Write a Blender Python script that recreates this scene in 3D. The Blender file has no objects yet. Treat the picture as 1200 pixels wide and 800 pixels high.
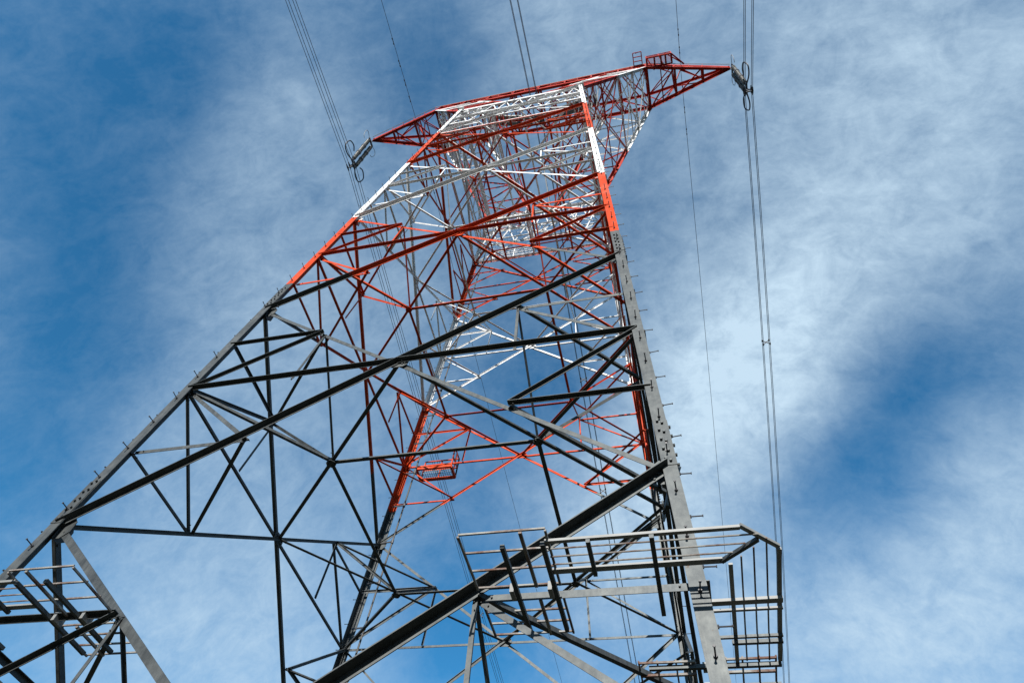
import bpy, bmesh, math, random
from mathutils import Vector as V, Matrix
rad = math.radians
scene = bpy.context.scene
COL = scene.collection
U = 6.0          # metres per model unit (half width of the tower at its first node)
ZO = 9.9         # height of that node above the ground
RND = random.Random(4)

# ------------------------------------------------------------------ camera
CR = ((0.9721715281, 0.2163100355, 0.0899582593),
      (0.1312207781, -0.8208949614, 0.5557990372),
      (-0.1940712911, 0.5285276065, 0.8264350802))      # right, up, forward
CP = V((0.9845 * U, -2.3727 * U, -1.3849 * U + ZO))
FPX = 793.3
cam_d = bpy.data.cameras.new('camera')
cam = bpy.data.objects.new('camera', cam_d)
COL.objects.link(cam)
rt, up_, fw = V(CR[0]), V(CR[1]), V(CR[2])
m = Matrix((rt, up_, -fw)).transposed().to_4x4()
m.translation = CP
cam.matrix_world = m
cam_d.sensor_width = 36
cam_d.lens = FPX / 1200 * 36
cam_d.clip_start = 0.05
cam_d.clip_end = 20000
scene.camera = cam

# ------------------------------------------------------------------ sky, sun, exposure
SUN_DIR = V((0.04, -0.885, 0.465)).normalized()
SUN_EL = math.asin(SUN_DIR.z)
SUN_ROT = math.atan2(SUN_DIR.x, SUN_DIR.y)
SKY_STRENGTH = 0.075
world = bpy.data.worlds.new('World')
scene.world = world
world.use_nodes = True
nt = world.node_tree
for n in list(nt.nodes): nt.nodes.remove(n)
def N(t, **k):
    n = nt.nodes.new(t)
    for a, b in k.items(): setattr(n, a, b)
    return n
def lk(a, b): nt.links.new(a, b)
def math_n(op, a, b=None, c=None, clamp=False):
    n = N('ShaderNodeMath', operation=op, use_clamp=clamp)
    for i, x in enumerate((a, b, c)):
        if x is None: continue
        if isinstance(x, (int, float)): n.inputs[i].default_value = x
        else: lk(x, n.inputs[i])
    return n.outputs[0]
tc = N('ShaderNodeTexCoord')
sky = N('ShaderNodeTexSky', sky_type='NISHITA', sun_disc=False)
sky.sun_elevation = SUN_EL; sky.sun_rotation = SUN_ROT
sky.air_density = 1.0; sky.dust_density = 0.3; sky.ozone_density = 2.0; sky.altitude = 300
bg_sky = N('ShaderNodeBackground'); bg_sky.inputs[1].default_value = SKY_STRENGTH
hs = N('ShaderNodeVectorMath', operation='MULTIPLY'); hs.inputs[1].default_value = (0.36, 1.2, 1.5)   # polarised, deep blue air
lk(sky.outputs[0], hs.inputs[0]); lk(hs.outputs[0], bg_sky.inputs[0])
# cirrus: soft banks at given directions in the sky, broken up by fine streaky noise
CLOUDS = [[-0.626, 0.109, 0.772, -0.006], [-0.7, 0.272, 0.661, -0.061], [-0.737, 0.432, 0.521, -0.238], [-0.652, 0.38, 0.656, -0.128], [-0.544, 0.27, 0.794, 0.171], [-0.433, 0.158, 0.888, 0.457], [-0.343, 0.109, 0.933, -0.075], [-0.613, -0.001, 0.79, -0.02], [-0.524, 0.056, 0.85, -0.134], [-0.308, 0.184, 0.934, -0.118], [-0.216, 0.142, 0.966, -0.068], [-0.076, 0.142, 0.987, 0.188], [-0.011, 0.166, 0.986, 0.041], [0.041, 0.294, 0.955, -0.01], [0.15, 0.321, 0.935, 0.093], [0.249, 0.203, 0.947, 0.101], [0.378, 0.249, 0.892, 0.228], [0.41, 0.425, 0.807, -0.061], [0.277, 0.474, 0.836, 0.295], [0.165, 0.551, 0.818, 0.277], [0.068, 0.662, 0.746, 0.34], [0.037, 0.491, 0.87, 0.096], [0.257, 0.615, 0.746, -0.095], [0.35, 0.588, 0.729, -0.093], [0.218, 0.708, 0.672, -0.081], [0.417, 0.554, 0.72, -0.094], [0.289, 0.677, 0.677, -0.11], [0.368, 0.684, 0.63, 0.298], [0.293, 0.797, 0.528, 0.361], [0.16, 0.808, 0.567, 0.317], [-0.199, 0.559, 0.805, -0.056], [-0.144, 0.611, 0.778, -0.219], [-0.267, 0.702, 0.66, -0.162], [-0.34, 0.796, 0.501, -0.29], [-0.027, 0.726, 0.687, 0.234], [-0.067, 0.809, 0.583, -0.036], [-0.117, 0.763, 0.636, 0.296], [-0.495, 0.619, 0.61, 0.005], [-0.582, 0.643, 0.499, 0.146], [-0.651, 0.63, 0.423, 0.192], [-0.622, 0.464, 0.631, 0.233], [-0.718, 0.505, 0.479, 0.022], [-0.428, 0.349, 0.834, 0.109], [-0.33, 0.382, 0.863, 0.092], [-0.532, 0.465, 0.707, 0.078], [-0.69, 0.129, 0.713, -0.133], [-0.611, 0.219, 0.761, -0.133], [-0.682, 0.475, 0.556, -0.039], [-0.726, 0.568, 0.388, -0.17], [-0.442, 0.757, 0.481, 0.253], [-0.417, 0.564, 0.712, -0.009], [0.437, 0.335, 0.835, 0.066], [0.058, 0.159, 0.986, -0.056], [-0.219, 0.812, 0.542, -0.169], [0.342, 0.813, 0.471, -0.007], [0.436, 0.221, 0.872, -0.052], [0.14, 0.415, 0.899, 0.11], [-0.203, 0.301, 0.932, 0.1], [-0.108, 0.469, 0.876, -0.023], [-0.429, 0.055, 0.902, -0.048], [0.103, 0.76, 0.642, -0.032], [0.288, 0.355, 0.889, -0.052], [-0.172, 0.4, 0.9, -0.156], [-0.458, 0.249, 0.853, -0.004], [-0.616, 0.411, 0.672, -0.089], [-0.561, 0.401, 0.724, -0.075], [-0.659, 0.44, 0.61, 0.132], [-0.601, 0.545, 0.584, -0.1], [-0.481, 0.218, 0.849, 0.006], [-0.56, 0.339, 0.756, 0.16], [-0.421, 0.295, 0.858, -0.222], [-0.642, 0.317, 0.698, -0.125], [-0.69, 0.392, 0.608, -0.075], [-0.575, 0.246, 0.78, -0.08], [-0.37, 0.092, 0.925, -0.016], [0.207, 0.617, 0.759, 0.194], [0.361, 0.518, 0.776, 0.224], [0.282, 0.577, 0.766, -0.343], [0.374, 0.379, 0.847, -0.044], [0.381, 0.631, 0.676, 0.074], [0.3, 0.732, 0.612, 0.039], [0.084, 0.409, 0.908, -0.23], [-0.21, 0.165, 0.964, -0.095], [0.398, 0.582, 0.71, -0.087], [0.422, 0.574, 0.702, -0.147], [0.371, 0.556, 0.743, 0.027], [0.435, 0.468, 0.769, 0.088], [0.321, 0.649, 0.69, -0.066], [0.414, 0.617, 0.669, 0.078], [0.22, 0.737, 0.639, -0.186], [0.182, 0.768, 0.614, -0.058], [0.267, 0.656, 0.706, 0.005], [0.309, 0.627, 0.716, -0.105], [0.394, 0.558, 0.73, -0.017], [0.18, 0.741, 0.647, -0.157], [0.374, 0.625, 0.685, 0.02], [0.241, 0.69, 0.682, -0.041], [-0.634, -0.017, 0.773, -0.219], [-0.583, 0.037, 0.811, 0.113], [0.376, 0.341, 0.862, 0.141], [0.186, 0.618, 0.764, 0.326], [-0.562, 0.044, 0.826, 0.049], [-0.502, 0.125, 0.856, -0.297], [-0.473, 0.042, 0.88, -0.093], [-0.172, 0.152, 0.973, -0.066], [-0.653, 0.198, 0.731, 0.023], [-0.277, 0.248, 0.928, -0.013], [0.382, 0.623, 0.682, 0.035]]
CK = 121.41
wn = N('ShaderNodeTexNoise'); wn.inputs['Scale'].default_value = 5.0; wn.inputs['Detail'].default_value = 5.0
wn.inputs['Roughness'].default_value = 0.6
lk(tc.outputs['Generated'], wn.inputs['Vector'])
wsub = N('ShaderNodeVectorMath', operation='SUBTRACT'); lk(wn.outputs['Color'], wsub.inputs[0]); wsub.inputs[1].default_value = (0.5, 0.5, 0.5)
wmul = N('ShaderNodeVectorMath', operation='MULTIPLY_ADD'); lk(wsub.outputs[0], wmul.inputs[0]); wmul.inputs[1].default_value = (0.10, 0.10, 0.10)
lk(tc.outputs['Generated'], wmul.inputs[2])
wnorm = N('ShaderNodeVectorMath', operation='NORMALIZE'); lk(wmul.outputs[0], wnorm.inputs[0])
acc = 0.30
for cx, cy, cz, a in CLOUDS:
    d = N('ShaderNodeVectorMath', operation='DOT_PRODUCT'); lk(wnorm.outputs[0], d.inputs[0]); d.inputs[1].default_value = (cx, cy, cz)
    e = math_n('EXPONENT', math_n('MULTIPLY_ADD', d.outputs['Value'], CK, -CK))
    acc = math_n('MULTIPLY_ADD', e, a, acc)
def dome_noise(scale, rot, stretch, detail, rough, dist):
    mp = N('ShaderNodeMapping'); mp.inputs['Rotation'].default_value = tuple(rad(r) for r in rot); mp.inputs['Scale'].default_value = (scale, scale * stretch, scale)
    lk(tc.outputs['Generated'], mp.inputs[0])
    n = N('ShaderNodeTexNoise'); n.inputs['Scale'].default_value = 1.0; n.inputs['Detail'].default_value = detail
    n.inputs['Roughness'].default_value = rough; n.inputs['Distortion'].default_value = dist
    lk(mp.outputs[0], n.inputs['Vector'])
    return n.outputs[0]
n1 = dome_noise(15.0, (20, 0, 25), 1.0, 12, 0.68, 0.5)
n2 = dome_noise(19.0, (50, -25, -35), 1.9, 12, 0.68, 0.6)
n3 = dome_noise(60.0, (10, 20, 0), 1.6, 9, 0.70, 0.4)
S_ = math_n('MULTIPLY', math_n('SUBTRACT', n1, 0.5), 1.1)
S_ = math_n('MULTIPLY_ADD', math_n('SUBTRACT', n2, 0.5), 0.80, S_)
S_ = math_n('MULTIPLY_ADD', math_n('SUBTRACT', n3, 0.5), 0.42, S_)
acc = math_n('MAXIMUM', acc, 0.0)
acc = math_n('MULTIPLY_ADD', S_, math_n('MULTIPLY_ADD', acc, 0.85, 0.14), acc)      # thin veil breaks up less than the thick banks
acc = math_n('MULTIPLY', math_n('MAXIMUM', acc, 0.0), 1.04, clamp=True)
bg_cl = N('ShaderNodeBackground'); bg_cl.inputs[0].default_value = (0.635, 0.83, 1.0, 1); bg_cl.inputs[1].default_value = 0.60
mixs = N('ShaderNodeMixShader')
lk(acc, mixs.inputs[0]); lk(bg_sky.outputs[0], mixs.inputs[1]); lk(bg_cl.outputs[0], mixs.inputs[2])
wo = N('ShaderNodeOutputWorld'); lk(mixs.outputs[0], wo.inputs[0])

sun_d = bpy.data.lights.new('sun', 'SUN')
sun_d.energy = 5.0; sun_d.angle = rad(0.5); sun_d.color = (1.0, 0.955, 0.89)
sun = bpy.data.objects.new('sun', sun_d); COL.objects.link(sun)
sun.rotation_euler = (-SUN_DIR).to_track_quat('-Z', 'Y').to_euler()
vs = scene.view_settings
vs.view_transform = 'Standard'; vs.look = 'None'; vs.gamma = 1; vs.use_curve_mapping = False
vs.exposure = 0.62

# ------------------------------------------------------------------ materials
def new_mat(name):
    mt = bpy.data.materials.new(name); mt.use_nodes = True
    t = mt.node_tree; b = t.nodes['Principled BSDF']
    return mt, t, b
def noise_tint(t, base_out, lo, hi, scale, detail=6):
    tcn = t.nodes.new('ShaderNodeTexCoord')
    nz = t.nodes.new('ShaderNodeTexNoise'); nz.inputs['Scale'].default_value = scale; nz.inputs['Detail'].default_value = detail
    t.links.new(tcn.outputs['Object'], nz.inputs['Vector'])
    mr = t.nodes.new('ShaderNodeMapRange'); mr.inputs[1].default_value = 0.3; mr.inputs[2].default_value = 0.7
    mr.inputs[3].default_value = lo; mr.inputs[4].default_value = hi
    t.links.new(nz.outputs[0], mr.inputs[0])
    mx = t.nodes.new('ShaderNodeVectorMath'); mx.operation = 'SCALE'
    t.links.new(base_out, mx.inputs[0]); t.links.new(mr.outputs[0], mx.inputs['Scale'])
    return mx.outputs[0], nz
def const_rgb(t, c):
    n = t.nodes.new('ShaderNodeRGB'); n.outputs[0].default_value = (*c, 1); return n.outputs[0]
def simple(name, c, rough=0.6, lo=0.8, hi=1.1, scale=3.0, metal=0.0):
    mt, t, b = new_mat(name)
    o, nz = noise_tint(t, const_rgb(t, c), lo, hi, scale)
    t.links.new(o, b.inputs['Base Color']); b.inputs['Roughness'].default_value = rough; b.inputs['Metallic'].default_value = metal
    return mt
METAL = 0.7
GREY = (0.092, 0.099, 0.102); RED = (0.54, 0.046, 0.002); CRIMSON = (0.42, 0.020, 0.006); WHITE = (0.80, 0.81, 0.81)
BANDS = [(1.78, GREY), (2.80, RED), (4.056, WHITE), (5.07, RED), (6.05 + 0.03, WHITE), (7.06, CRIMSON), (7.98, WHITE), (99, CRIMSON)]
def tower_paint():
    mt, t, b = new_mat('tower_steel')
    def node(kind, **k):
        n = t.nodes.new(kind)
        for x, y in k.items(): setattr(n, x, y)
        return n
    tcn = node('ShaderNodeTexCoord')
    def noise(scale, detail, rough, vec_scale=None):
        n = node('ShaderNodeTexNoise'); n.inputs['Scale'].default_value = scale; n.inputs['Detail'].default_value = detail; n.inputs['Roughness'].default_value = rough
        src = tcn.outputs['Object']
        if vec_scale:
            mp = node('ShaderNodeMapping'); mp.inputs['Scale'].default_value = vec_scale; t.links.new(src, mp.inputs[0]); src = mp.outputs[0]
        t.links.new(src, n.inputs['Vector']); return n.outputs[0]
    def remap(x, a, b_, lo, hi):
        mr = node('ShaderNodeMapRange'); mr.inputs[1].default_value = a; mr.inputs[2].default_value = b_; mr.inputs[3].default_value = lo; mr.inputs[4].default_value = hi
        t.links.new(x, mr.inputs[0]); return mr.outputs[0]
    def mix(f, a, c):
        mx = node('ShaderNodeMix', data_type='RGBA')
        t.links.new(f, mx.inputs[0])
        for v_, i in ((a, 6), (c, 7)):
            if isinstance(v_, tuple): mx.inputs[i].default_value = (*v_, 1)
            else: t.links.new(v_, mx.inputs[i])
        return mx.outputs[2]
    def mth(op, a, c):
        n = node('ShaderNodeMath', operation=op)
        for i, v_ in enumerate((a, c)):
            if isinstance(v_, (int, float)): n.inputs[i].default_value = v_
            else: t.links.new(v_, n.inputs[i])
        return n.outputs[0]
    g = node('ShaderNodeNewGeometry'); sp = node('ShaderNodeSeparateXYZ'); t.links.new(g.outputs['Position'], sp.inputs[0])
    fine = noise(16, 5, 0.6)
    z = mth('ADD', sp.outputs[2], remap(fine, 0.3, 0.7, -0.03, 0.03))      # brushed, slightly uneven edge of each paint band
    blotch = noise(1.6, 9, 0.68)
    streak = noise(1.0, 9, 0.72, (10, 10, 1.1))
    # bare galvanised steel: mottled zinc with water stains and rust specks
    zinc = mix(remap(noise(5.0, 8, 0.7), 0.3, 0.7, 0, 1), (GREY[0] * .72, GREY[1] * .74, GREY[2] * .76), (GREY[0] * 1.28, GREY[1] * 1.27, GREY[2] * 1.22))
    rust = remap(noise(7.0, 10, 0.75), 0.64, 0.72, 0, 0.75)
    zinc = mix(rust, zinc, (0.075, 0.040, 0.022))
    paint = None
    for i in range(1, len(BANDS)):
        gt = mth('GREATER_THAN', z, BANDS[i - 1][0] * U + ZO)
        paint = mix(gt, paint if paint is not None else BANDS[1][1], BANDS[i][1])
    # chalking (paler) and chips down to grey primer
    chalk = remap(blotch, 0.45, 0.75, 0, 0.22)
    paint = mix(chalk, paint, (0.42, 0.30, 0.26))
    chips = remap(noise(11.0, 8, 0.7), 0.67, 0.70, 0, 0.6)
    paint = mix(chips, paint, (0.16, 0.14, 0.13))
    is_paint = mth('GREATER_THAN', z, BANDS[0][0] * U + ZO)
    col = mix(is_paint, zinc, paint)
    k = mth('MULTIPLY', remap(streak, 0.35, 0.65, 0.72, 1.08), remap(blotch, 0.3, 0.7, 0.84, 1.08))
    sc = node('ShaderNodeVectorMath', operation='SCALE'); t.links.new(col, sc.inputs[0]); t.links.new(k, sc.inputs['Scale'])
    t.links.new(sc.outputs[0], b.inputs['Base Color'])
    t.links.new(remap(is_paint, 0, 1, METAL, 0.0), b.inputs['Metallic'])
    t.links.new(remap(streak, 0.3, 0.7, 0.50, 0.68), b.inputs['Roughness'])
    b.inputs['Specular IOR Level'].default_value = 0.14
    return mt
def rusty_galv():
    mt, t, b = new_mat('rusty_galvanised_steel')
    tcn = t.nodes.new('ShaderNodeTexCoord')
    nz = t.nodes.new('ShaderNodeTexNoise'); nz.inputs['Scale'].default_value = 1.7; nz.inputs['Detail'].default_value = 9; nz.inputs['Roughness'].default_value = 0.7
    t.links.new(tcn.outputs['Object'], nz.inputs['Vector'])
    cr = t.nodes.new('ShaderNodeValToRGB')
    cr.color_ramp.elements[0].position = 0.42; cr.color_ramp.elements[0].color = (0.25, 0.25, 0.235, 1)
    cr.color_ramp.elements[1].position = 0.60; cr.color_ramp.elements[1].color = (0.10, 0.048, 0.032, 1)
    t.links.new(nz.outputs[0], cr.inputs[0]); t.links.new(cr.outputs[0], b.inputs['Base Color'])
    b.inputs['Roughness'].default_value = 0.7; b.inputs['Specular IOR Level'].default_value = 0.25
    return mt
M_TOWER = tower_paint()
M_RUST = rusty_galv()
M_GALV = simple('galvanised_steel', (0.20, 0.205, 0.20), 0.55)
M_DARK = simple('dark_steel', (0.045, 0.045, 0.05), 0.5)
M_IRON = simple('weathered_iron', (0.055, 0.05, 0.045), 0.6)
M_PORC = simple('grey_glazed_porcelain', (0.15, 0.145, 0.13), 0.35)
M_WIRE = simple('aluminium_wire', (0.11, 0.115, 0.14), 0.6)
M_CONC = simple('concrete', (0.36, 0.35, 0.33), 0.9, 0.75, 1.1, 2.0)
def ground_mat():
    mt, t, b = new_mat('rough_grass_ground')
    tcn = t.nodes.new('ShaderNodeTexCoord')
    nz = t.nodes.new('ShaderNodeTexNoise'); nz.inputs['Scale'].default_value = 0.25; nz.inputs['Detail'].default_value = 12; nz.inputs['Roughness'].default_value = 0.7
    t.links.new(tcn.outputs['Object'], nz.inputs['Vector'])
    cr = t.nodes.new('ShaderNodeValToRGB')
    cr.color_ramp.elements[0].position = 0.35; cr.color_ramp.elements[0].color = (0.014, 0.020, 0.008, 1)
    cr.color_ramp.elements[1].position = 0.68; cr.color_ramp.elements[1].color = (0.042, 0.036, 0.020, 1)
    t.links.new(nz.outputs[0], cr.inputs[0]); t.links.new(cr.outputs[0], b.inputs['Base Color'])
    b.inputs['Roughness'].default_value = 0.95
    return mt
M_GROUND = ground_mat()

# ------------------------------------------------------------------ mesh helpers
def add_bar(bm, p, q, wu, wv, up=V((0, 0, 1))):
    """box bar from p to q; wu across, wv along the up direction"""
    d = (q - p).normalized()
    u = d.cross(up)
    if u.length < 1e-4: u = d.cross(V((0, 1, 0)))
    u.normalize(); v = u.cross(d)
    vs_ = [bm.verts.new(c + u * a * wu / 2 + v * b * wv / 2) for c in (p, q) for a, b in ((-1, -1), (1, -1), (1, 1), (-1, 1))]
    for f in ((0, 1, 2, 3), (7, 6, 5, 4), (0, 4, 5, 1), (1, 5, 6, 2), (2, 6, 7, 3), (3, 7, 4, 0)):
        bm.faces.new([vs_[i] for i in f])
def add_tube(bm, pts, r, n=8, cap=True):
    rings = []
    for i, p in enumerate(pts):
        d = (pts[min(i + 1, len(pts) - 1)] - pts[max(i - 1, 0)]).normalized()
        u = d.cross(V((0, 0, 1)))
        if u.length < 1e-3: u = d.cross(V((0, 1, 0)))
        u.normalize(); v = u.cross(d)
        rr = r[i] if isinstance(r, (list, tuple)) else r
        rings.append([bm.verts.new(p + (u * math.cos(2 * math.pi * k / n) + v * math.sin(2 * math.pi * k / n)) * rr) for k in range(n)])
    for a, b in zip(rings, rings[1:]):
        for k in range(n): bm.faces.new((a[k], a[(k + 1) % n], b[(k + 1) % n], b[k]))
    if cap:
        bm.faces.new(rings[0][::-1]); bm.faces.new(rings[-1])
def add_section(bm, p, q, poly, ex, ey):
    """extrude polygon (list of (x,y)) given in axes ex,ey from p to q"""
    a = [bm.verts.new(p + ex * x + ey * y) for x, y in poly]
    b = [bm.verts.new(q + ex * x + ey * y) for x, y in poly]
    n = len(poly)
    for k in range(n): bm.faces.new((a[k], a[(k + 1) % n], b[(k + 1) % n], b[k]))
    bm.faces.new(a[::-1]); bm.faces.new(b)
def add_angle(bm, p, q, nrm, s, style='in', ratio=0.5, off=0.0):
    """L section. nrm: outward normal of the face. style out: outward flange on the upper edge; in: inward flange."""
    d = (q - p).normalized()
    nn = (nrm - d * nrm.dot(d))
    if nn.length < 1e-4: nn = d.orthogonal()
    nn.normalize()
    t = nn.cross(d)
    if t.z < 0: t = -t
    th = max(0.012, s * 0.09)
    off += RND.uniform(-0.006, 0.006)
    o = nn * off
    if style == 'out':
        a, b = s * ratio, s          # in-plane height, outward width
        poly = [(0, a / 2), (b, a / 2), (b, a / 2 - th), (th, a / 2 - th), (th, -a / 2), (0, -a / 2)]
    else:
        a, b = s, s * ratio
        poly = [(0, a / 2), (0, -a / 2), (-th, -a / 2), (-th, a / 2 - th), (-b, a / 2 - th), (-b, a / 2)]
    add_section(bm, p + o, q + o, poly, nn, t)
    L_ = (q - p).length
    if s > 0.05 and L_ > 1.2 and min(p.z, q.z) < 24:            # bolt heads at both ends and the middle
        br = min(0.022, s * 0.13)
        for base, sg in ((p, 1), (q, -1)):
            for k in range(3 if s > 0.15 else 2):
                c = base + o + d * sg * (0.10 + 0.13 * k) + t * (0.02 if k % 2 else -0.02) * (s / 0.2)
                lo, hi = (-0.03, 0.04) if style == 'out' else (-0.04, 0.03)
                add_tube(bm, [c + nn * lo, c + nn * hi], br, 6)
def finish(name, bm, mat, parent=None, **props):
    bmesh.ops.recalc_face_normals(bm, faces=bm.faces[:])
    me = bpy.data.meshes.new(name); bm.to_mesh(me); bm.free()
    me.materials.append(mat)
    o = bpy.data.objects.new(name, me); COL.objects.link(o)
    if parent: o.parent = parent
    for k, v_ in props.items(): o[k] = v_
    return o
def empty(name, loc, label, cat, group=None):
    o = bpy.data.objects.new(name, None); COL.objects.link(o); o.location = loc
    o.empty_display_size = 0.5
    o['label'] = label; o['category'] = cat
    if group: o['group'] = group
    return o
def project(p):
    d = p - CP
    z = d.dot(fw)
    if z < 0.1: return None
    return 600 + FPX * d.dot(rt) / z, 400 - FPX * d.dot(up_) / z, z
def view_size(p, q, w):
    tot = 0; K = 12
    for i in range(K):
        a, b = project(p.lerp(q, i / K)), project(p.lerp(q, (i + 1) / K))
        if a and b and -5 < a[0] < 1205 and -5 < a[1] < 805:
            tot += math.hypot(a[0] - b[0], a[1] - b[1]) * w * FPX / a[2]
    return tot

# ------------------------------------------------------------------ ground
bm = bmesh.new()
S = 6000
vs_ = [bm.verts.new(c) for c in ((-S, -S, 0), (S, -S, 0), (S, S, 0), (-S, S, 0))]
bm.faces.new(vs_)
finish('ground', bm, M_GROUND, None, kind='structure', label='dark rough grass ground around the foot of the tower', category='ground')

# unseen raised ring, added to block low sky so steel undersides stay dark
bm = bmesh.new()
HR = [(230, 0.0), (270, 0.12), (320, 0.42), (380, 0.80), (430, 1.0), (520, 1.05), (700, 0.8), (1000, -0.05)]
rings = []
for r, hf in HR:
    ring_ = []
    for k in range(96):
        a = 2 * math.pi * k / 96
        h = 128 + 14 * math.sin(3 * a + 1) + 9 * math.sin(7 * a + 2.2) + 5 * math.sin(17 * a) + RND.uniform(-3, 3)
        ring_.append(bm.verts.new((r * math.cos(a), r * math.sin(a), hf * h - 1.0)))
    rings.append(ring_)
for a, b in zip(rings, rings[1:]):
    for k in range(96): bm.faces.new((a[k], a[(k + 1) % 96], b[(k + 1) % 96], b[k]))
M_ADDED_HILL = simple('added_hill_dark_green', (0.022, 0.034, 0.016), 0.95, 0.5, 1.4, 0.06)
ho = finish('added_hills', bm, M_ADDED_HILL, None, kind='structure', label='added dark ring of high ground, out of view, blocking the low sky', category='added_hills')
for p_ in ho.data.polygons: p_.use_smooth = True

# ------------------------------------------------------------------ the tower
def W(x, y, z): return V((x * U, y * U, z * U + ZO))
KT = 0.05721
def hw(z): return 1 - KT * z
CORN = {'A': (1, -1), 'B': (-1, -1), 'C': (-1, 1), 'D': (1, 1)}
def leg(c, z):
    s = CORN[c]; w = hw(z); return W(s[0] * w, s[1] * w, z)
ZL = [-1.6, 0.0, 1.494, 2.808, 4.056, 5.07, 6.05]
FACES = [('B', 'A', V((0, -1, 0))), ('A', 'D', V((1, 0, 0))), ('D', 'C', V((0, 1, 0))), ('C', 'B', V((-1, 0, 0)))]
TOWER = empty('transmission_tower', (0, 0, 0), 'tall lattice transmission tower with grey lower legs and red and white bands above', 'transmission tower')
def mid_z(a, b): return a + (b - a) * hw(a) / (hw(a) + hw(b))

MEMB = []      # kind, p, q, normal, size, style, ratio, off
def mem(kind, p, q, n, s, style='in', ratio=0.5, off=0.0): MEMB.append((kind, p.copy(), q.copy(), n, s, style, ratio, off))
DN = V((0, 0, -1))
SD = [0.225, 0.162, 0.165, 0.175, 0.165, 0.155]
SR = [0.10, 0.10, 0.09, 0.082, 0.075, 0.07]
SH = [0.18, 0.138, 0.125, 0.11, 0.10, 0.10]
PLATES = []    # centre, normal, along, w, h
for pi in range(6):
    z0, z1 = ZL[pi], ZL[pi + 1]
    zm = mid_z(z0, z1)
    zql, zqu = (z0 + zm) / 2, (zm + z1) / 2
    sd, sr, sh = SD[pi], SR[pi], SH[pi]
    X = []
    for L, R, n in FACES:
        xc = (leg(L, zm) + leg(R, zm)) / 2
        X.append(xc)
        mem('diagonal_brace', leg(L, z0), leg(R, z1), n, sd * 0.92, 'out', 0.62, 0.035)
        mem('diagonal_brace', leg(L, z1), leg(R, z0), n, sd * 0.62, 'in', 0.5, -0.045)
        PLATES.append((xc + n * 0.012, n, (leg(R, zm) - leg(L, zm)).normalized(), sd * 3.0, sd * 2.0))
        for side, c in ((0, L), (1, R)):
            lm = leg(c, zm)
            mem('horizontal_brace', lm, xc, n, sh * 0.88, 'out', 0.62, 0.05)
            mu = (leg(c, z1) + xc) / 2; ml = (leg(c, z0) + xc) / 2
            su, sl = ('out', 'in') if side == 0 else ('in', 'out')
            ou = 0.06 if su == 'out' else -0.075
            ol = 0.06 if sl == 'out' else -0.075
            mem('secondary_brace', mu, leg(c, zqu), n, sr * (1.2 if pi == 0 else 1), su, 0.62, ou)
            mem('secondary_brace', mu, lm, n, sr, su, 0.62, ou)
            mem('secondary_brace', ml, leg(c, zql), n, sr, sl, 0.62, ol)
            mem('secondary_brace', ml, lm, n, sr, sl, 0.62, ol)
            if pi < 4:
                mem('secondary_brace', mu, (lm + xc) / 2, n, sr * 0.7, 'in', 0.6, -0.02)
    E = [(X[i] + X[(i + 1) % 4]) / 2 for i in range(4)]       # between face i and i+1
    for i in range(4):
        mem('diaphragm_brace', X[i], X[(i + 1) % 4], DN, sr, 'in', 0.5)
        c = FACES[i][1]                                       # corner shared by faces i, i+1
        if pi < 5:
            mem('diaphragm_brace', leg(c, zm), E[i], DN, sr * 0.9, 'in', 0.9, 0.03)
            mem('diaphragm_brace', E[i], E[(i + 1) % 4], DN, sr * 1.05, 'in', 0.35, 0.06)
            a = E[i]; PLATES.append((a + V((0, 0, -0.09)), DN, V((1, 1, 0)).normalized(), sr * 2.6, sr * 2.6))
        if pi < 4:
            x1, x2 = X[i], X[(i + 1) % 4]
            mu1, mu2 = (leg(c, z1) + x1) / 2, (leg(c, z1) + x2) / 2
            ml1, ml2 = (leg(c, z0) + x1) / 2, (leg(c, z0) + x2) / 2
            nn = (FACES[i][2] + FACES[(i + 1) % 4][2]).normalized()
            mem('hip_brace', mu1, mu2, DN, sr * 0.9, 'in', 0.9)
            mem('hip_brace', ml1, ml2, DN, sr * 0.9, 'in', 0.9)
            mem('hip_brace', mu1, E[i], nn, sr * 0.8, 'in', 0.8)
            mem('hip_brace', mu2, E[i], nn, sr * 0.8, 'in', 0.8)
# waist girdle: horizontals at the top of the body, a second ring just below with close lacing
def ring(z, s, kind='horizontal_brace'):
    for L, R, n in FACES: mem(kind, leg(L, z), leg(R, z), n, s, 'in', 0.8, 0.03)
ring(6.05, 0.26); ring(5.74, 0.14); ring(5.43, 0.12); ring(5.07, 0.15)
for L, R, n in FACES:
    for za, zb, K in ((5.74, 6.05, 9), (5.43, 5.74, 7)):
        for i in range(K):
            a = leg(L, za).lerp(leg(R, za), i / K); b = leg(L, zb).lerp(leg(R, zb), (i + 0.5) / K); c = leg(L, za).lerp(leg(R, za), (i + 1) / K)
            mem('waist_lacing', a, b, n, 0.07, 'in', 0.6, -0.02); mem('waist_lacing', b, c, n, 0.07, 'in', 0.6, -0.02)
for z in (5.07, 6.05):
    mem('diaphragm_brace', leg('A', z), leg('C', z), DN, 0.14, 'in', 0.8); mem('diaphragm_brace', leg('B', z), leg('D', z), DN, 0.14, 'in', 0.8, 0.05)
    for t_ in (0.25, 0.5, 0.75):
        mem('diaphragm_brace', leg('A', z).lerp(leg('B', z), t_), leg('D', z).lerp(leg('C', z), t_), DN, 0.11, 'in', 0.8, 0.09)
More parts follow.
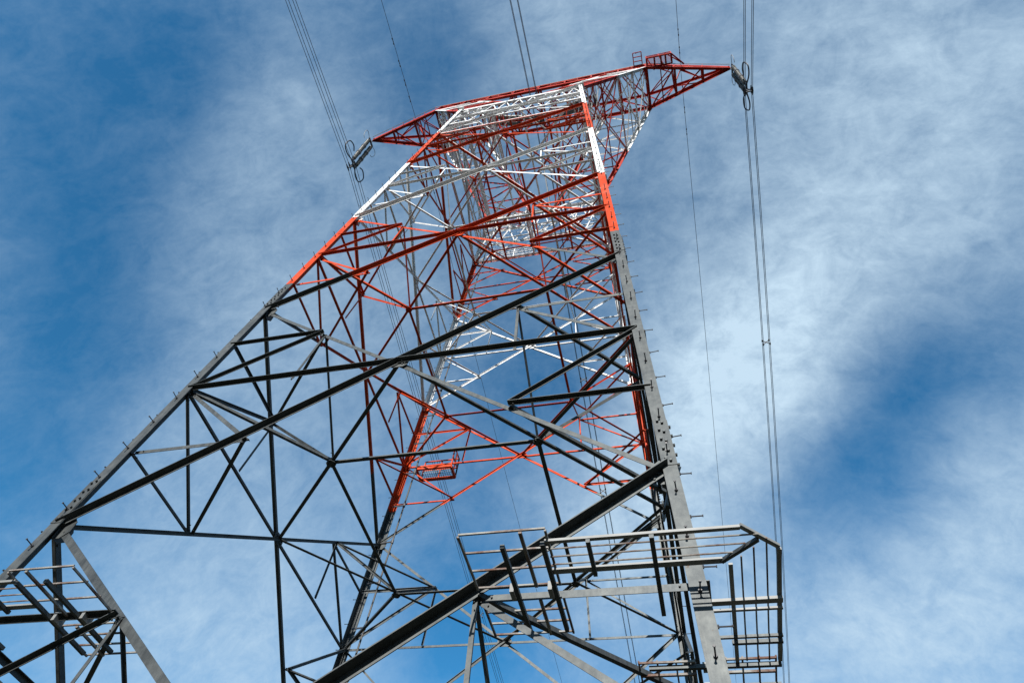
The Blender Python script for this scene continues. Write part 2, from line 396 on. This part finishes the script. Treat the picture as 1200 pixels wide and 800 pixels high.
# fork (the two arms of the window) and crossarm
ZB, ZT, XB, YB, YT = 8.04, 8.46, 1.44, 0.275, 0.215
w11 = hw(6.05)
XI0, XI1 = 0.14, 0.84
def fk(sx, sy, inner, t):
    x0, x1 = (XI0, XI1) if inner else (w11, XB)
    return W(sx * (x0 + (x1 - x0) * t), sy * (w11 + (YB - w11) * t), 6.05 + (ZB - 6.05) * t)
TF = [0, 0.18, 0.35, 0.52, 0.68, 0.84, 1.0]
for sx in (-1, 1):
    nx = V((sx, 0, 0))
    for sy in (-1, 1):
        ny = V((0, sy, 0))
        mem('fork_chord', fk(sx, sy, 0, 0), fk(sx, sy, 0, 1), ny, 0.26, 'in', 1.0)
        mem('fork_chord', fk(sx, sy, 1, 0), fk(sx, sy, 1, 1), ny, 0.22, 'in', 1.0)
        for i in range(6):
            a, b = TF[i], TF[i + 1]
            if i % 2: mem('fork_brace', fk(sx, sy, 0, a), fk(sx, sy, 1, b), ny, 0.11, 'in', 0.6, 0.03)
            else: mem('fork_brace', fk(sx, sy, 1, a), fk(sx, sy, 0, b), ny, 0.11, 'in', 0.6, 0.03)
            mem('fork_brace', fk(sx, sy, 0, b), fk(sx, sy, 1, b), ny, 0.10, 'in', 0.6, -0.03)
    for inner in (0, 1):
        for a, b in ((0, 0.52), (0.52, 0.76), (0.76, 1.0)):
            mem('fork_brace', fk(sx, -1, inner, a), fk(sx, 1, inner, b), nx, 0.13, 'in', 0.6, 0.03)
            mem('fork_brace', fk(sx, -1, inner, b), fk(sx, 1, inner, a), nx, 0.13, 'in', 0.6, -0.03)
            mem('fork_brace', fk(sx, -1, inner, b), fk(sx, 1, inner, b), nx, 0.14, 'in', 0.8)
            h = (a + b) / 2
            mem('fork_brace', fk(sx, -1, inner, h), fk(sx, 1, inner, h), nx, 0.09, 'in', 0.8, 0.06)
            for sy in (-1, 1):
                p = fk(sx, sy, inner, h); c1 = fk(sx, 0, inner, b); c0 = fk(sx, 0, inner, a)
                mem('fork_brace', p, c1 if inner == 0 else c0, nx, 0.08, 'in', 0.8, 0.08)
    for t_ in (0.18, 0.35, 0.84):
        mem('fork_brace', fk(sx, -1, 0, t_), fk(sx, 1, 1, t_), DN, 0.08, 'in', 0.8); mem('fork_brace', fk(sx, 1, 0, t_), fk(sx, -1, 1, t_), DN, 0.08, 'in', 0.8, 0.04)
    mem('fork_brace', fk(sx, -1, 0, 0.52), fk(sx, 1, 1, 0.52), DN, 0.10, 'in', 0.8)
    mem('fork_brace', fk(sx, 1, 0, 0.52), fk(sx, -1, 1, 0.52), DN, 0.10, 'in', 0.8, 0.04)
TIPZ, TIPX = 8.22, 2.515
XS = [-TIPX, -2.16, -1.80, -1.44, -1.08, -0.72, -0.36, 0, 0.36, 0.72, 1.08, 1.44, 1.80, 2.16, TIPX]
def cb(i, sy):       # bottom chord node
    x = XS[i]; t = max(0, (abs(x) - XB) / (TIPX - XB))
    return W(x, sy * (YB * (1 - t) + 0.012 * t), ZB + (TIPZ - 0.02 - ZB) * t)
def ct(i, sy):
    x = XS[i]; t = max(0, (abs(x) - XB) / (TIPX - XB))
    return W(x, sy * (YT * (1 - t) + 0.012 * t), ZT + (TIPZ + 0.02 - ZT) * t)
for sy in (-1, 1):
    n = V((0, sy, 0))
    for a, b in ((0, 3), (3, 11), (11, 14)):
        mem('crossarm_chord', cb(a, sy), cb(b, sy), n, 0.24, 'in', 1.0)
        mem('crossarm_chord', ct(a, sy), ct(b, sy), n, 0.20, 'in', 1.0)
    for i in range(14):
        if i % 2 == (0 if i < 7 else 1): mem('crossarm_brace', cb(i, sy), ct(i + 1, sy), n, 0.10, 'in', 0.7, -0.03)
        else: mem('crossarm_brace', ct(i, sy), cb(i + 1, sy), n, 0.10, 'in', 0.7, -0.03)
        if 0 < i: mem('crossarm_brace', cb(i, sy), ct(i, sy), n, 0.10, 'in', 0.7, 0.03)
for i in range(1, 14):
    mem('crossarm_brace', cb(i, -1), cb(i, 1), DN, 0.16 if i not in (3, 11) else 0.22, 'in', 0.8)
    mem('crossarm_brace', ct(i, -1), ct(i, 1), DN, 0.10, 'in', 0.8)
for i in range(14):
    s = 1 if i % 2 else -1
    if 3 <= i < 11:
        mem('crossarm_brace', cb(i, -1), cb(i + 1, 1), DN, 0.10, 'in', 0.7, 0.03); mem('crossarm_brace', cb(i, 1), cb(i + 1, -1), DN, 0.10, 'in', 0.7, -0.03)
        mem('crossarm_brace', ct(i, s), ct(i + 1, -s), DN, 0.09, 'in', 0.7, 0.03)
    elif 0 < i < 13:
        mem('crossarm_brace', cb(i, -1 if i < 7 else 1) , cb(i + 1, 1 if i < 7 else -1), DN, 0.10, 'in', 0.7, 0.03)
        mem('crossarm_brace', ct(i, s), ct(i + 1, -s), DN, 0.08, 'in', 0.7, 0.03)
for i in range(2, 13):
    mem('crossarm_brace', cb(i, -1), ct(i, 1), V((1, 0, 0)), 0.07, 'in', 0.8, 0.02); mem('crossarm_brace', cb(i, 1), ct(i, -1), V((1, 0, 0)), 0.07, 'in', 0.8, -0.02)
for sx in (-1, 1):   # close bracing at the root of each arm
    i = 11 if sx > 0 else 3; j = i + sx
    mem('crossarm_brace', cb(i, 1), cb(j, -1), DN, 0.10, 'in', 0.7, 0.05)
    for sy in (-1, 1):
        h = (cb(i, sy) + cb(j, sy)) / 2
        mem('crossarm_brace', ct(i, sy), h, V((0, sy, 0)), 0.08, 'in', 0.7); mem('crossarm_brace', ct(j, sy), h, V((0, sy, 0)), 0.08, 'in', 0.7)
        mem('crossarm_brace', h, (cb(i, 0) + cb(j, 0)) / 2, DN, 0.08, 'in', 0.7)
        mem('crossarm_brace', W(XS[j], 0, 8.60), ct(i, sy), DN, 0.08, 'in', 0.7); mem('crossarm_brace', W(XS[j], 0, 8.60), ct(j, sy), DN, 0.08, 'in', 0.7)
for sx in (-1, 1):   # earth wire brackets on the arms
    for sy in (-1, 1):
        mem('earth_wire_bracket', W(sx * 1.80, sy * 0.13, 8.38), W(sx * 1.93, 0, 8.66), V((sx, 0, 0)), 0.12, 'in', 0.8)
        mem('earth_wire_bracket', W(sx * 2.16, sy * 0.07, 8.30), W(sx * 1.93, 0, 8.66), V((sx, 0, 0)), 0.10, 'in', 0.8)

kinds = {}
for mb in MEMB: kinds.setdefault(mb[0], []).append(mb)
for kind, lst in kinds.items():
    lst.sort(key=lambda mb: -view_size(mb[1], mb[2], mb[4]))
    rest = bmesh.new() if len(lst) > 100 else None
    for i, mb in enumerate(lst):
        bm = bmesh.new() if i < 100 else rest
        add_angle(bm, *mb[1:])
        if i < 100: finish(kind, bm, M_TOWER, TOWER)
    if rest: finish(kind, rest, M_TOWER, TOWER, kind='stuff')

# legs: heavy angles, corner outwards
LEGS = {}
LS = [(-1.615, 0.235), (0.02, 0.24), (1.50, 0.27), (2.82, 0.265), (4.06, 0.245), (6.06, 0.225)]
def leg_corner(c, z):
    s = CORN[c]; p = leg(c, z); size = 0.44
    for (za, a), (zb, b) in zip(LS, LS[1:]):
        if za <= z <= zb: size = a + (b - a) * (z - za) / (zb - za)
    if z > LS[-1][0]: size = LS[-1][1]
    return p + V((s[0], s[1], 0)) * size * 0.5, size
for c, s in CORN.items():
    bm = bmesh.new(); prev = None
    for z, _ in LS:
        p, size = leg_corner(c, z); th = size * 0.10
        ex, ey = V((-s[0], 0, 0)), V((0, -s[1], 0))
        poly = [(0, 0), (size, 0), (size, th), (th, th), (th, size), (0, size)]
        r = [bm.verts.new(p + ex * x + ey * y) for x, y in poly]
        if prev:
            for k in range(6): bm.faces.new((prev[k], prev[(k + 1) % 6], r[(k + 1) % 6], r[k]))
        else: bm.faces.new(r)
        prev = r
    bm.faces.new(prev)
    LEGS[c] = finish('leg', bm, M_TOWER, TOWER)
    # splice covers with bolts inside the angle near the nodes
    for zc in (0.10, 1.62, 2.95, 4.2):
        bm = bmesh.new(); prev = None
        for z in (zc - 0.10, zc + 0.10):
            p, size = leg_corner(c, z); th = size * 0.10; e = 0.012
            ex, ey = V((-s[0], 0, 0)), V((0, -s[1], 0))
            poly = [(-e, -e), (size * 0.94, -e), (size * 0.92, -0.002), (-0.002, -0.002), (-0.002, size * 0.92), (-e, size * 0.92)]
            r = [bm.verts.new(p + ex * x + ey * y) for x, y in poly]
            if prev:
                for k in range(6): bm.faces.new((prev[k], prev[(k + 1) % 6], r[(k + 1) % 6], r[k]))
            else: bm.faces.new(r)
            prev = r
        bm.faces.new(prev)
        for i in range(5):
            z = zc - 0.085 + 0.17 * i / 4
            p, size = leg_corner(c, z)
            for f in (0.35, 0.68):
                zz_ = 0.06 if f > 0.5 else 0
                a = p + ex * size * f + V((0, 0, zz_)); b = p + ey * size * f + V((0, 0, zz_))
                add_tube(bm, [a - ey * 0.011, a - ey * 0.055], 0.024, 6)
                add_tube(bm, [b - ex * 0.011, b - ex * 0.055], 0.024, 6)
        finish('splice_plate', bm, M_TOWER, LEGS[c])
    # cap plate on the body top
    p, size = leg_corner(c, 6.06)
    bm = bmesh.new(); q = p + V((-s[0], -s[1], 0)) * size * 0.45
    add_bar(bm, q + V((0, 0, 0.02)), q + V((0, 0, 0.07)), size * 1.9, size * 1.9, V((0, 1, 0)))
    finish('cap_plate', bm, M_TOWER, LEGS[c])
    # footing
    p = leg(c, -1.615)
    bm = bmesh.new()
    add_tube(bm, [V((p.x, p.y, -0.4)), V((p.x, p.y, 0.22))], 0.75, 32)
    finish('concrete_footing', bm, M_CONC, TOWER)

# step bolts, alternating between the two flanges of each leg
SB = []
for c, s in CORN.items():
    z = -1.30; k = 0
    while z < 6.0:
        p, size = leg_corner(c, z)
        ex, ey = V((-s[0], 0, 0)), V((0, -s[1], 0))
        if k % 2: a, d = p + ex * size * 0.45, -ey
        else: a, d = p + ey * size * 0.45, -ex
        d = (d + V((RND.uniform(-.06, .06), RND.uniform(-.06, .06), RND.uniform(-.10, .10)))).normalized()
        if RND.random() > 0.04: SB.append((c, a, d))
        z += 0.48 / U; k += 1
SB.sort(key=lambda b: -view_size(b[1], b[1] + b[2] * 0.18, 0.03))
rest = bmesh.new()
for i, (c, a, d) in enumerate(SB):
    bm = bmesh.new() if i < 100 else rest
    add_tube(bm, [a, a + d * 0.03], 0.028, 6); add_tube(bm, [a + d * 0.03, a + d * 0.19], 0.011, 6); add_tube(bm, [a + d * 0.19, a + d * 0.205], 0.02, 6)
    if i < 100: finish('step_bolt', bm, M_DARK, LEGS[c])
finish('step_bolt', rest, M_DARK, TOWER, kind='stuff')

# gusset plates
PLATES.sort(key=lambda g: -view_size(g[0] - g[2] * g[3] / 2, g[0] + g[2] * g[3] / 2, g[4]))
for i, (c, n, al, w, h) in enumerate(PLATES):
    bm = bmesh.new(); t = n.cross(al).normalized(); al = t.cross(n).normalized()
    n = n.normalized()
    poly = [(-w / 2, -h * .22), (-w * .28, -h / 2), (w * .28, -h / 2), (w / 2, -h * .22), (w / 2, h * .22), (w * .28, h / 2), (-w * .28, h / 2), (-w / 2, h * .22)]
    add_section(bm, c - n * 0.007, c + n * 0.007, poly, al, t)
    if i < 30:
        for x in (-.36, -.22, .22, .36):
            for y in (-.16, .16):
                q = c + al * x * w + t * y * h
                add_tube(bm, [q + n * 0.006, q + n * 0.035], 0.02, 6); add_tube(bm, [q - n * 0.035, q - n * 0.006], 0.02, 6)
    finish('gusset_plate', bm, M_TOWER, TOWER)
# node plates at the lower leg nodes
for z, h in ((0.0, 0.55), (1.494, 0.5), (2.808, 0.45), (4.056, 0.4), (5.07, 0.36)):
    for L, R, n in FACES:
        for c, o in ((L, R), (R, L)):
            al = (leg(o, z) - leg(c, z)).normalized(); p = leg(c, z) - n * 0.03 + al * h * 0.28
            bm = bmesh.new()
            add_section(bm, p - n * 0.007, p + n * 0.007, [(-h * .3, -h * .5), (0.02, -h * .5), (h * .3, -h * .22), (h * .3, h * .22), (0.02, h * .5), (-h * .3, h * .5)], al, V((0, 0, 1)))
            finish('node_plate', bm, M_TOWER, TOWER)

# anti-climbing guards round the four legs at the level of the lowest braces
ZG = -0.385
def guard(c):
    s = CORN[c]; base = leg(c, ZG); base.z = ZG * U + ZO
    root = bpy.data.objects.new('climbing_guard', None); COL.objects.link(root); root.parent = TOWER; root.location = base
    for sw in (0, 1):
        def P(a, b, z=0.0):
            return V((s[0] * a, s[1] * b, z)) if not sw else V((s[0] * b, s[1] * a, z))
        ez = V((0, 0, 1)); zo = 0.012 * sw
        # collar strip with a mitred corner
        def rail_(name, p, q, w, h, mat):
            bm = bmesh.new(); add_bar(bm, p, q, w, h); finish(name, bm, mat, root)
        rail_('guard_rail', P(-1.90, .46, zo), P(.36, .46, zo), .055 if sw else .10, .03, M_GALV)
        rail_('guard_rail', P(-1.90, 1.07, zo), P(.60, 1.07, zo), .06, .04, M_GALV)
        if not sw:
            rail_('guard_rail', P(.345, .445, -0.01), P(.81, .83, -0.01), .055, .05, M_TOWER)
            rail_('guard_rail', P(.60, 1.07, 0.03), P(1.07, .62, 0.03), .06, .04, M_GALV)
        for k, b in enumerate((.60, .76, .92)):
            bm = bmesh.new(); add_tube(bm, [P(-1.88, b, zo), P(b - .10, b, zo)], .012, 6); finish('guard_bar', bm, M_RUST, root)
        rail_('support_arm', P(-1.32, .40, -.06 + zo), P(-1.32, 1.10, -.06 + zo), .055, .055, M_TOWER)
        if not sw:
            rail_('support_arm', P(-.50, -.55, -.06), P(-.50, 1.10, -.06), .06, .06, M_TOWER)
        else:
            rail_('support_arm', P(-.36, .10, -.05), P(-.36, 1.10, -.05), .10, .045, M_GALV)
            rail_('support_arm', P(-.55, .05, -.05), P(-.55, 1.10, -.05), .045, .03, M_GALV)
            rail_('support_arm', P(-1.18, .10, -.05), P(-1.18, 1.10, -.05), .04, .04, M_TOWER)
        # loose grids outside and inside the long beam, carried on two cross arms
        for b0, b1, z in ((.12, 1.26, .06) if not sw else (.30, 1.02, .06), (-.16, -1.0, .05)):
            bm = bmesh.new()
            for k in range(4):
                b = b0 + (b1 - b0) * k / 3
                add_bar(bm, P(-3.06, b, z), P(-1.86, b, z), .026, .026)
            add_bar(bm, P(-3.06, b0, z - .03), P(-3.06, b1, z - .03), .03, .03); add_bar(bm, P(-1.86, b0, z - .03), P(-1.86, b1, z - .03), .03, .03)
            add_bar(bm, P(-2.2, b0, z - .035), P(-2.2, b1, z - .035), .045, .035)
            finish('guard_grid', bm, M_RUST, root)
        for a in (-2.48, -1.93):
            bm = bmesh.new(); add_bar(bm, P(a, -.85, -.03), P(a, 1.08, -.03), .06, .06); finish('support_arm', bm, M_TOWER, root)
            bm = bmesh.new(); add_bar(bm, P(a - .07, -.05, .0), P(a - .07, .17, .0), .06, .14); finish('clamp', bm, M_GALV, root)
for c in 'ABCD': guard(c)

# climbing rail beside the far left leg, with stand-off brackets
bm = bmesh.new()
ro = V((0.56, -0.10, 0))
add_tube(bm, [leg('C', z) + ro for z in (-1.3, 1, 3, 5, 5.9)], 0.035, 8)
rail = finish('climbing_rail', bm, M_IRON, TOWER)
z = -1.2; k = 0
while z < 5.9:
    bm = bmesh.new(); p = leg('C', z) + V((0.05, -0.05, 0)); q = leg('C', z) + ro
    add_bar(bm, p, q, .035, .05); add_tube(bm, [q + V((0, 0, -.09)), q + V((0, 0, .09))], .055, 8)
    finish('bracket', bm, M_DARK, rail); z += 0.30

# rest platforms: a small one low on the far left leg, a bigger cage at the waist
def platform(c, x0, x1, y0, y1, z, h, step, nrail=2):
    base = leg(c, z)
    root = bpy.data.objects.new('rest_platform', None); COL.objects.link(root); root.parent = TOWER; root.location = base
    bm = bmesh.new()
    for a, b in (((x0, y0), (x1, y0)), ((x0, y1), (x1, y1))): add_bar(bm, V((*a, 0)), V((*b, 0)), .09, .12)
    for a, b in (((x0, y0), (x0, y1)), ((x1, y0), (x1, y1))): add_bar(bm, V((*a, -.01)), V((*b, -.01)), .09, .12)
    finish('floor_frame', bm, M_TOWER, root)
    bm = bmesh.new(); x = x0 + step
    while x < x1 - 0.01: add_bar(bm, V((x, y0, .02)), V((x, y1, .02)), .008, .03); x += step
    y = y0 + step
    while y < y1 - 0.01: add_bar(bm, V((x0, y, .035)), V((x1, y, .035)), .008, .02); y += step
    finish('grating', bm, M_TOWER if z > 4 else M_GALV, root)
    bm = bmesh.new()
    pts = [(x0, y1), (x1, y1), (x1, y0)]
    for (ax, ay), (bx, by) in zip(pts, pts[1:]):
        for r in range(1, nrail + 1): add_bar(bm, V((ax, ay, h * r / nrail)), V((bx, by, h * r / nrail)), .045, .045)
        for t_ in (0, .5, 1): add_bar(bm, V((ax + (bx - ax) * t_, ay + (by - ay) * t_, 0)), V((ax + (bx - ax) * t_, ay + (by - ay) * t_, h)), .05, .05, V((0, 1, 0)))
    finish('handrail', bm, M_TOWER, root)
    return root
platform('C', .55, 2.15, -.02, .66, 2.14, 1.15, .10)
platform('C', 1.1, 3.9, -2.7, .05, 5.10, 1.15, .22, 4)
platform('C', 0.2, 2.0, .1, 1.0, 6.12, 1.05, .12)

# balcony outside the crossarm over the right fork, lifeline along the near chord
bm = bmesh.new()
base = W(1.615, -YB * .86, ZB + .06)
root = bpy.data.objects.new('service_balcony', None); COL.objects.link(root); root.parent = TOWER; root.location = base
bm = bmesh.new()
x0, x1, y1 = -.95, .95, -.72
for y in (0, y1): add_bar(bm, V((x0, y, 0)), V((x1, y, 0)), .10, .10)
for x in (x0, -.35, .15, .5, x1): add_bar(bm, V((x, 0, -.01)), V((x, y1, -.01)), .13, .10)
finish('floor_frame', bm, M_TOWER, root)
bm = bmesh.new()
for k in range(1, 14): add_bar(bm, V((x0, y1 * k / 14, .03)), V((x1, y1 * k / 14, .03)), .012, .03)
finish('grating', bm, M_TOWER, root)
bm = bmesh.new()
for h in (.35, .7):
    add_bar(bm, V((x0, y1, h)), V((x1, y1, h)), .05, .05)
    for x in (x0, x1): add_bar(bm, V((x, 0, h)), V((x, y1, h)), .05, .05)
for x in (x0, 0, x1): add_bar(bm, V((x, y1, 0)), V((x, y1, .7)), .06, .06, V((0, 1, 0)))
finish('handrail', bm, M_TOWER, root)
bm = bmesh.new()
for y in (-.05, -1.25): add_bar(bm, V((x0 - .75, y, .0)), V((x0 - .75, y, .12)), .06, .06, V((0, 1, 0)))
for x in (x0 - 1.0, x0 - .35): add_bar(bm, V((x, 0, .02)), V((x, -1.3, .02)), .07, .07)
for k in range(5): add_bar(bm, V((x0 - 1.0, -1.3 * k / 4, .03)), V((x0 - .35, -1.3 * k / 4, .03)), .06, .05)
finish('side_step', bm, M_TOWER, root)
bm = bmesh.new()
add_bar(bm, V((x1, y1, 0)), V((x1 + .9, .25, 0)), .11, .11); add_bar(bm, V((.5, y1, .7)), V((x1 + .9, .25, .1)), .08, .08); add_bar(bm, V((x0, y1, .7)), V((x0 + .5, .2, -.2)), .08, .08); add_bar(bm, V((0, y1, .7)), V((.4, .2, -.2)), .08, .08)
finish('balcony_brace', bm, M_TOWER, root)
bm = bmesh.new()
off = V((0, -.16, .28))
add_tube(bm, [cb(0, -1) + off, cb(3, -1) + off, cb(11, -1) + off, cb(14, -1) + off], .022, 6)
ll = finish('lifeline', bm, M_GALV, TOWER)
for i in range(1, 14):
    bm = bmesh.new(); p = cb(i, -1); add_bar(bm, p + V((0, -.02, .02)), p + off, .035, .035); finish('lifeline_post', bm, M_TOWER, ll)
    if i < 13:
        bm = bmesh.new(); p = (cb(i, -1) + cb(i + 1, -1)) / 2; add_bar(bm, p + V((0, -.02, .02)), p + off, .035, .035); finish('lifeline_post', bm, M_TOWER, ll)

# ------------------------------------------------------------------ insulators
def rod_profile(bm, p, q, r0, r1, n_sheds, seg=14):
    pts, rs = [], []
    for i in range(n_sheds):
        for f, r in ((0.05, r0), (0.35, r1), (0.55, r1 * .96), (0.75, r0)):
            pts.append(p.lerp(q, (i + f) / n_sheds)); rs.append(r)
    pts = [p] + pts + [q]; rs = [r0] + rs + [r0]
    add_tube(bm, pts, rs, seg)
def loop(bm, pts, r):      # smooth tube through control points (Catmull-Rom)
    out = []
    P_ = [pts[0]] + pts + [pts[-1]]
    for i in range(1, len(P_) - 2):
        for k in range(6):
            t = k / 6; a, b, c, d = P_[i - 1], P_[i], P_[i + 1], P_[i + 2]
            out.append(0.5 * ((2 * b) + (c - a) * t + (2 * a - 5 * b + 4 * c - d) * t * t + (3 * b - a - 3 * c + d) * t ** 3))
    out.append(pts[-1]); add_tube(bm, out, r, 8)
def twin_string(root, top, bot, side, sep=0.29, r=0.165):
    """two parallel ribbed rods from top to bot (relative to root), spread along side"""
    d = (bot - top).normalized(); ln = (bot - top).length
    for s in (-1, 1):
        a = top + side * s * sep; b = bot + side * s * sep
        bm = bmesh.new()
        n = 3
        cuts = [(a.lerp(b, .06 + .88 * i / n + .022), a.lerp(b, .06 + .88 * (i + 1) / n - .022)) for i in range(n)]
        for p, q in cuts: rod_profile(bm, p, q, r * .80, r, 14)
        rod = finish('insulator_rod', bm, M_PORC, root)
        for p, q, w in [(a, cuts[0][0], .05)] + [(cuts[i][1], cuts[i + 1][0], r * 1.2) for i in range(n - 1)] + [(cuts[-1][1], b, .06)]:
            bm = bmesh.new(); add_tube(bm, [p, q], w, 12); finish('metal_joint', bm, M_DARK, rod)
    for p in (top, bot):
        bm = bmesh.new(); add_bar(bm, p - side * (sep + .12), p + side * (sep + .12), .10, .22, d); finish('yoke_plate', bm, M_DARK, root)
def outer_insulator(sx, label, zc):
    root = empty('insulator_string', W(sx * TIPX, 0, TIPZ - .02), label, 'insulator', 'insulators under the crossarm')
    L_ = (TIPZ - .02 - zc) * U
    top = V((sx * .06, 0, -.45)); bot = V((0, 0, -L_ + .55))
    bm = bmesh.new(); add_bar(bm, V((0, 0, .05)), top, .14, .05, V((0, 1, 0))); finish('hanger_link', bm, M_DARK, root)
    twin_string(root, top, bot, V((0, 1, 0)))
    for sy in (-1, 1):
        bm = bmesh.new(); loop(bm, [top + V((0, sy * .35, 0)), top + V((0, sy * .85, .25)), top + V((0, sy * 1.1, -.1)), top + V((0, sy * 1.0, -.9)), top + V((0, sy * .75, -1.15))], .022); finish('arcing_horn', bm, M_GALV, root)
        bm = bmesh.new(); loop(bm, [bot + V((0, sy * .3, 0)), bot + V((sx * .15, sy * .95, -.15)), bot + V((sx * .15, sy * 1.55, .1)), bot + V((0, sy * 1.6, .9)), bot + V((0, sy * 1.1, 1.35)), bot + V((0, sy * .72, 1.0))], .05); finish('arcing_ring', bm, M_DARK, root)
    bm = bmesh.new()
    add_bar(bm, bot, V((0, 0, -L_)), .16, .08)
    for dz in (-.25, .25): add_bar(bm, V((-.3, 0, -L_ + dz)), V((.3, 0, -L_ + dz)), .07, .08)
    add_bar(bm, V((0, 0, -L_ - .25)), V((0, 0, -L_ + .25)), .10, .08, V((0, 1, 0)))
    for dx in (-.25, .25):
        for dz in (-.25, .25): add_tube(bm, [V((dx, -.28, -L_ + dz)), V((dx, 0, -L_ + dz)), V((dx, .28, -L_ + dz))], [.04, .07, .04], 8)
    finish('suspension_clamp', bm, M_DARK, root)
ZC = 7.10
outer_insulator(-1, 'grey twin insulator string hanging from the left tip of the red crossarm', 7.12)
outer_insulator(1, 'grey twin insulator string hanging from the right tip of the red crossarm', 7.02)
root = empty('insulator_string', W(0, 0, 7.5), 'pair of grey insulators forming a V in the tower window below the crossarm middle', 'insulator', 'insulators under the crossarm')
for sx in (-1, 1):
    twin_string(root, W(sx * .74, 0, 8.02) - W(0, 0, 7.5), V((sx * .25, 0, .18)), V((0, 1, 0)), .27, .165)
bm = bmesh.new(); add_bar(bm, V((-.4, 0, .12)), V((.4, 0, .12)), .5, .12)
add_bar(bm, V((0, 0, .1)), V((0, 0, -.3)), .1, .1, V((0, 1, 0)))
finish('suspension_clamp', bm, M_DARK, root)

# ------------------------------------------------------------------ wires
def sag(z0, sn, sf, c, y):
    return z0 - (sf if y > 0 else sn) * abs(y) + c * y * y
YS = [-150, -110, -80, -60, -45, -35, -27, -20, -14, -10, -7, -4.5, -2.5, -1, 0, 1, 2.5, 4.5, 7, 10, 14, 19, 25, 32, 40, 50, 62, 78, 100, 130, 170, 210]
def bundle(x, z0, sn, sf, c, label, spacers):
    root = empty('conductor_bundle', (x, 0, z0), label, 'power line', 'conductor bundles')
    for dx in (-.25, .25):
        for dz in (-.25, .25):
            bm = bmesh.new()
            add_tube(bm, [V((dx, y, sag(0, sn, sf, c, y) + dz)) for y in YS], .021, 6)
            finish('wire', bm, M_WIRE, root)
    for y in spacers:
        z = sag(0, sn, sf, c, y)
        bm = bmesh.new()
        for s in (-1, 1):
            add_bar(bm, V((-.25, y, z - .25 * s)), V((.25, y, z + .25 * s)), .05, .05)
        for dx in (-.25, .25):
            for dz in (-.25, .25): add_bar(bm, V((dx, y - .09, z + dz)), V((dx, y + .09, z + dz)), .09, .09)
        finish('spacer', bm, M_DARK, root)
bundle(-TIPX * U, 7.12 * U + ZO, 0.03, 0.185, 0.00025, 'bundle of four wires passing left of the tower under the left crossarm tip', (46.8, 92, -40))
bundle(TIPX * U, 7.02 * U + ZO, 0.19, 0.245, 0.0010, 'bundle of four wires passing right of the tower under the right crossarm tip', (18.6, 64, -45))
bundle(0, 7.45 * U + ZO, 0.10, 0.245, 0.0008, 'bundle of four wires running through the middle window of the tower', (21.5, 33, 60, -42))
def shield(x, z0, sn, sf, c, label, beads):
    root = empty('earth_wire', (x, 0, z0), label, 'power line', 'earth wires on the crossarm')
    bm = bmesh.new(); add_tube(bm, [V((0, y, sag(0, sn, sf, c, y))) for y in YS], .019, 6); finish('wire', bm, M_WIRE, root)
    for y in beads:
        z = sag(0, sn, sf, c, y); bm = bmesh.new()
        add_bar(bm, V((0, y - .22, z - .07)), V((0, y + .22, z - .07)), .03, .03); add_bar(bm, V((0, y - .28, z - .07)), V((0, y - .14, z - .07)), .075, .075); add_bar(bm, V((0, y + .14, z - .07)), V((0, y + .28, z - .07)), .075, .075)
        add_bar(bm, V((0, y, z - .08)), V((0, y, z + .02)), .05, .05, V((0, 1, 0)))
        finish('vibration_damper', bm, M_DARK, root)
shield(-1.93 * U, 8.66 * U + ZO, 0.0, 0.165, 0.0006, 'thin earth wire crossing the left half of the red crossarm', (-2.2, -3.6, -5.2, -7.0, 3, 6))
shield(1.93 * U, 8.66 * U + ZO, 0.13, 0.14, 0.0006, 'thin earth wire crossing the right half of the red crossarm', (-1.6, -3.0, 1.5, 3.2, 5.0))
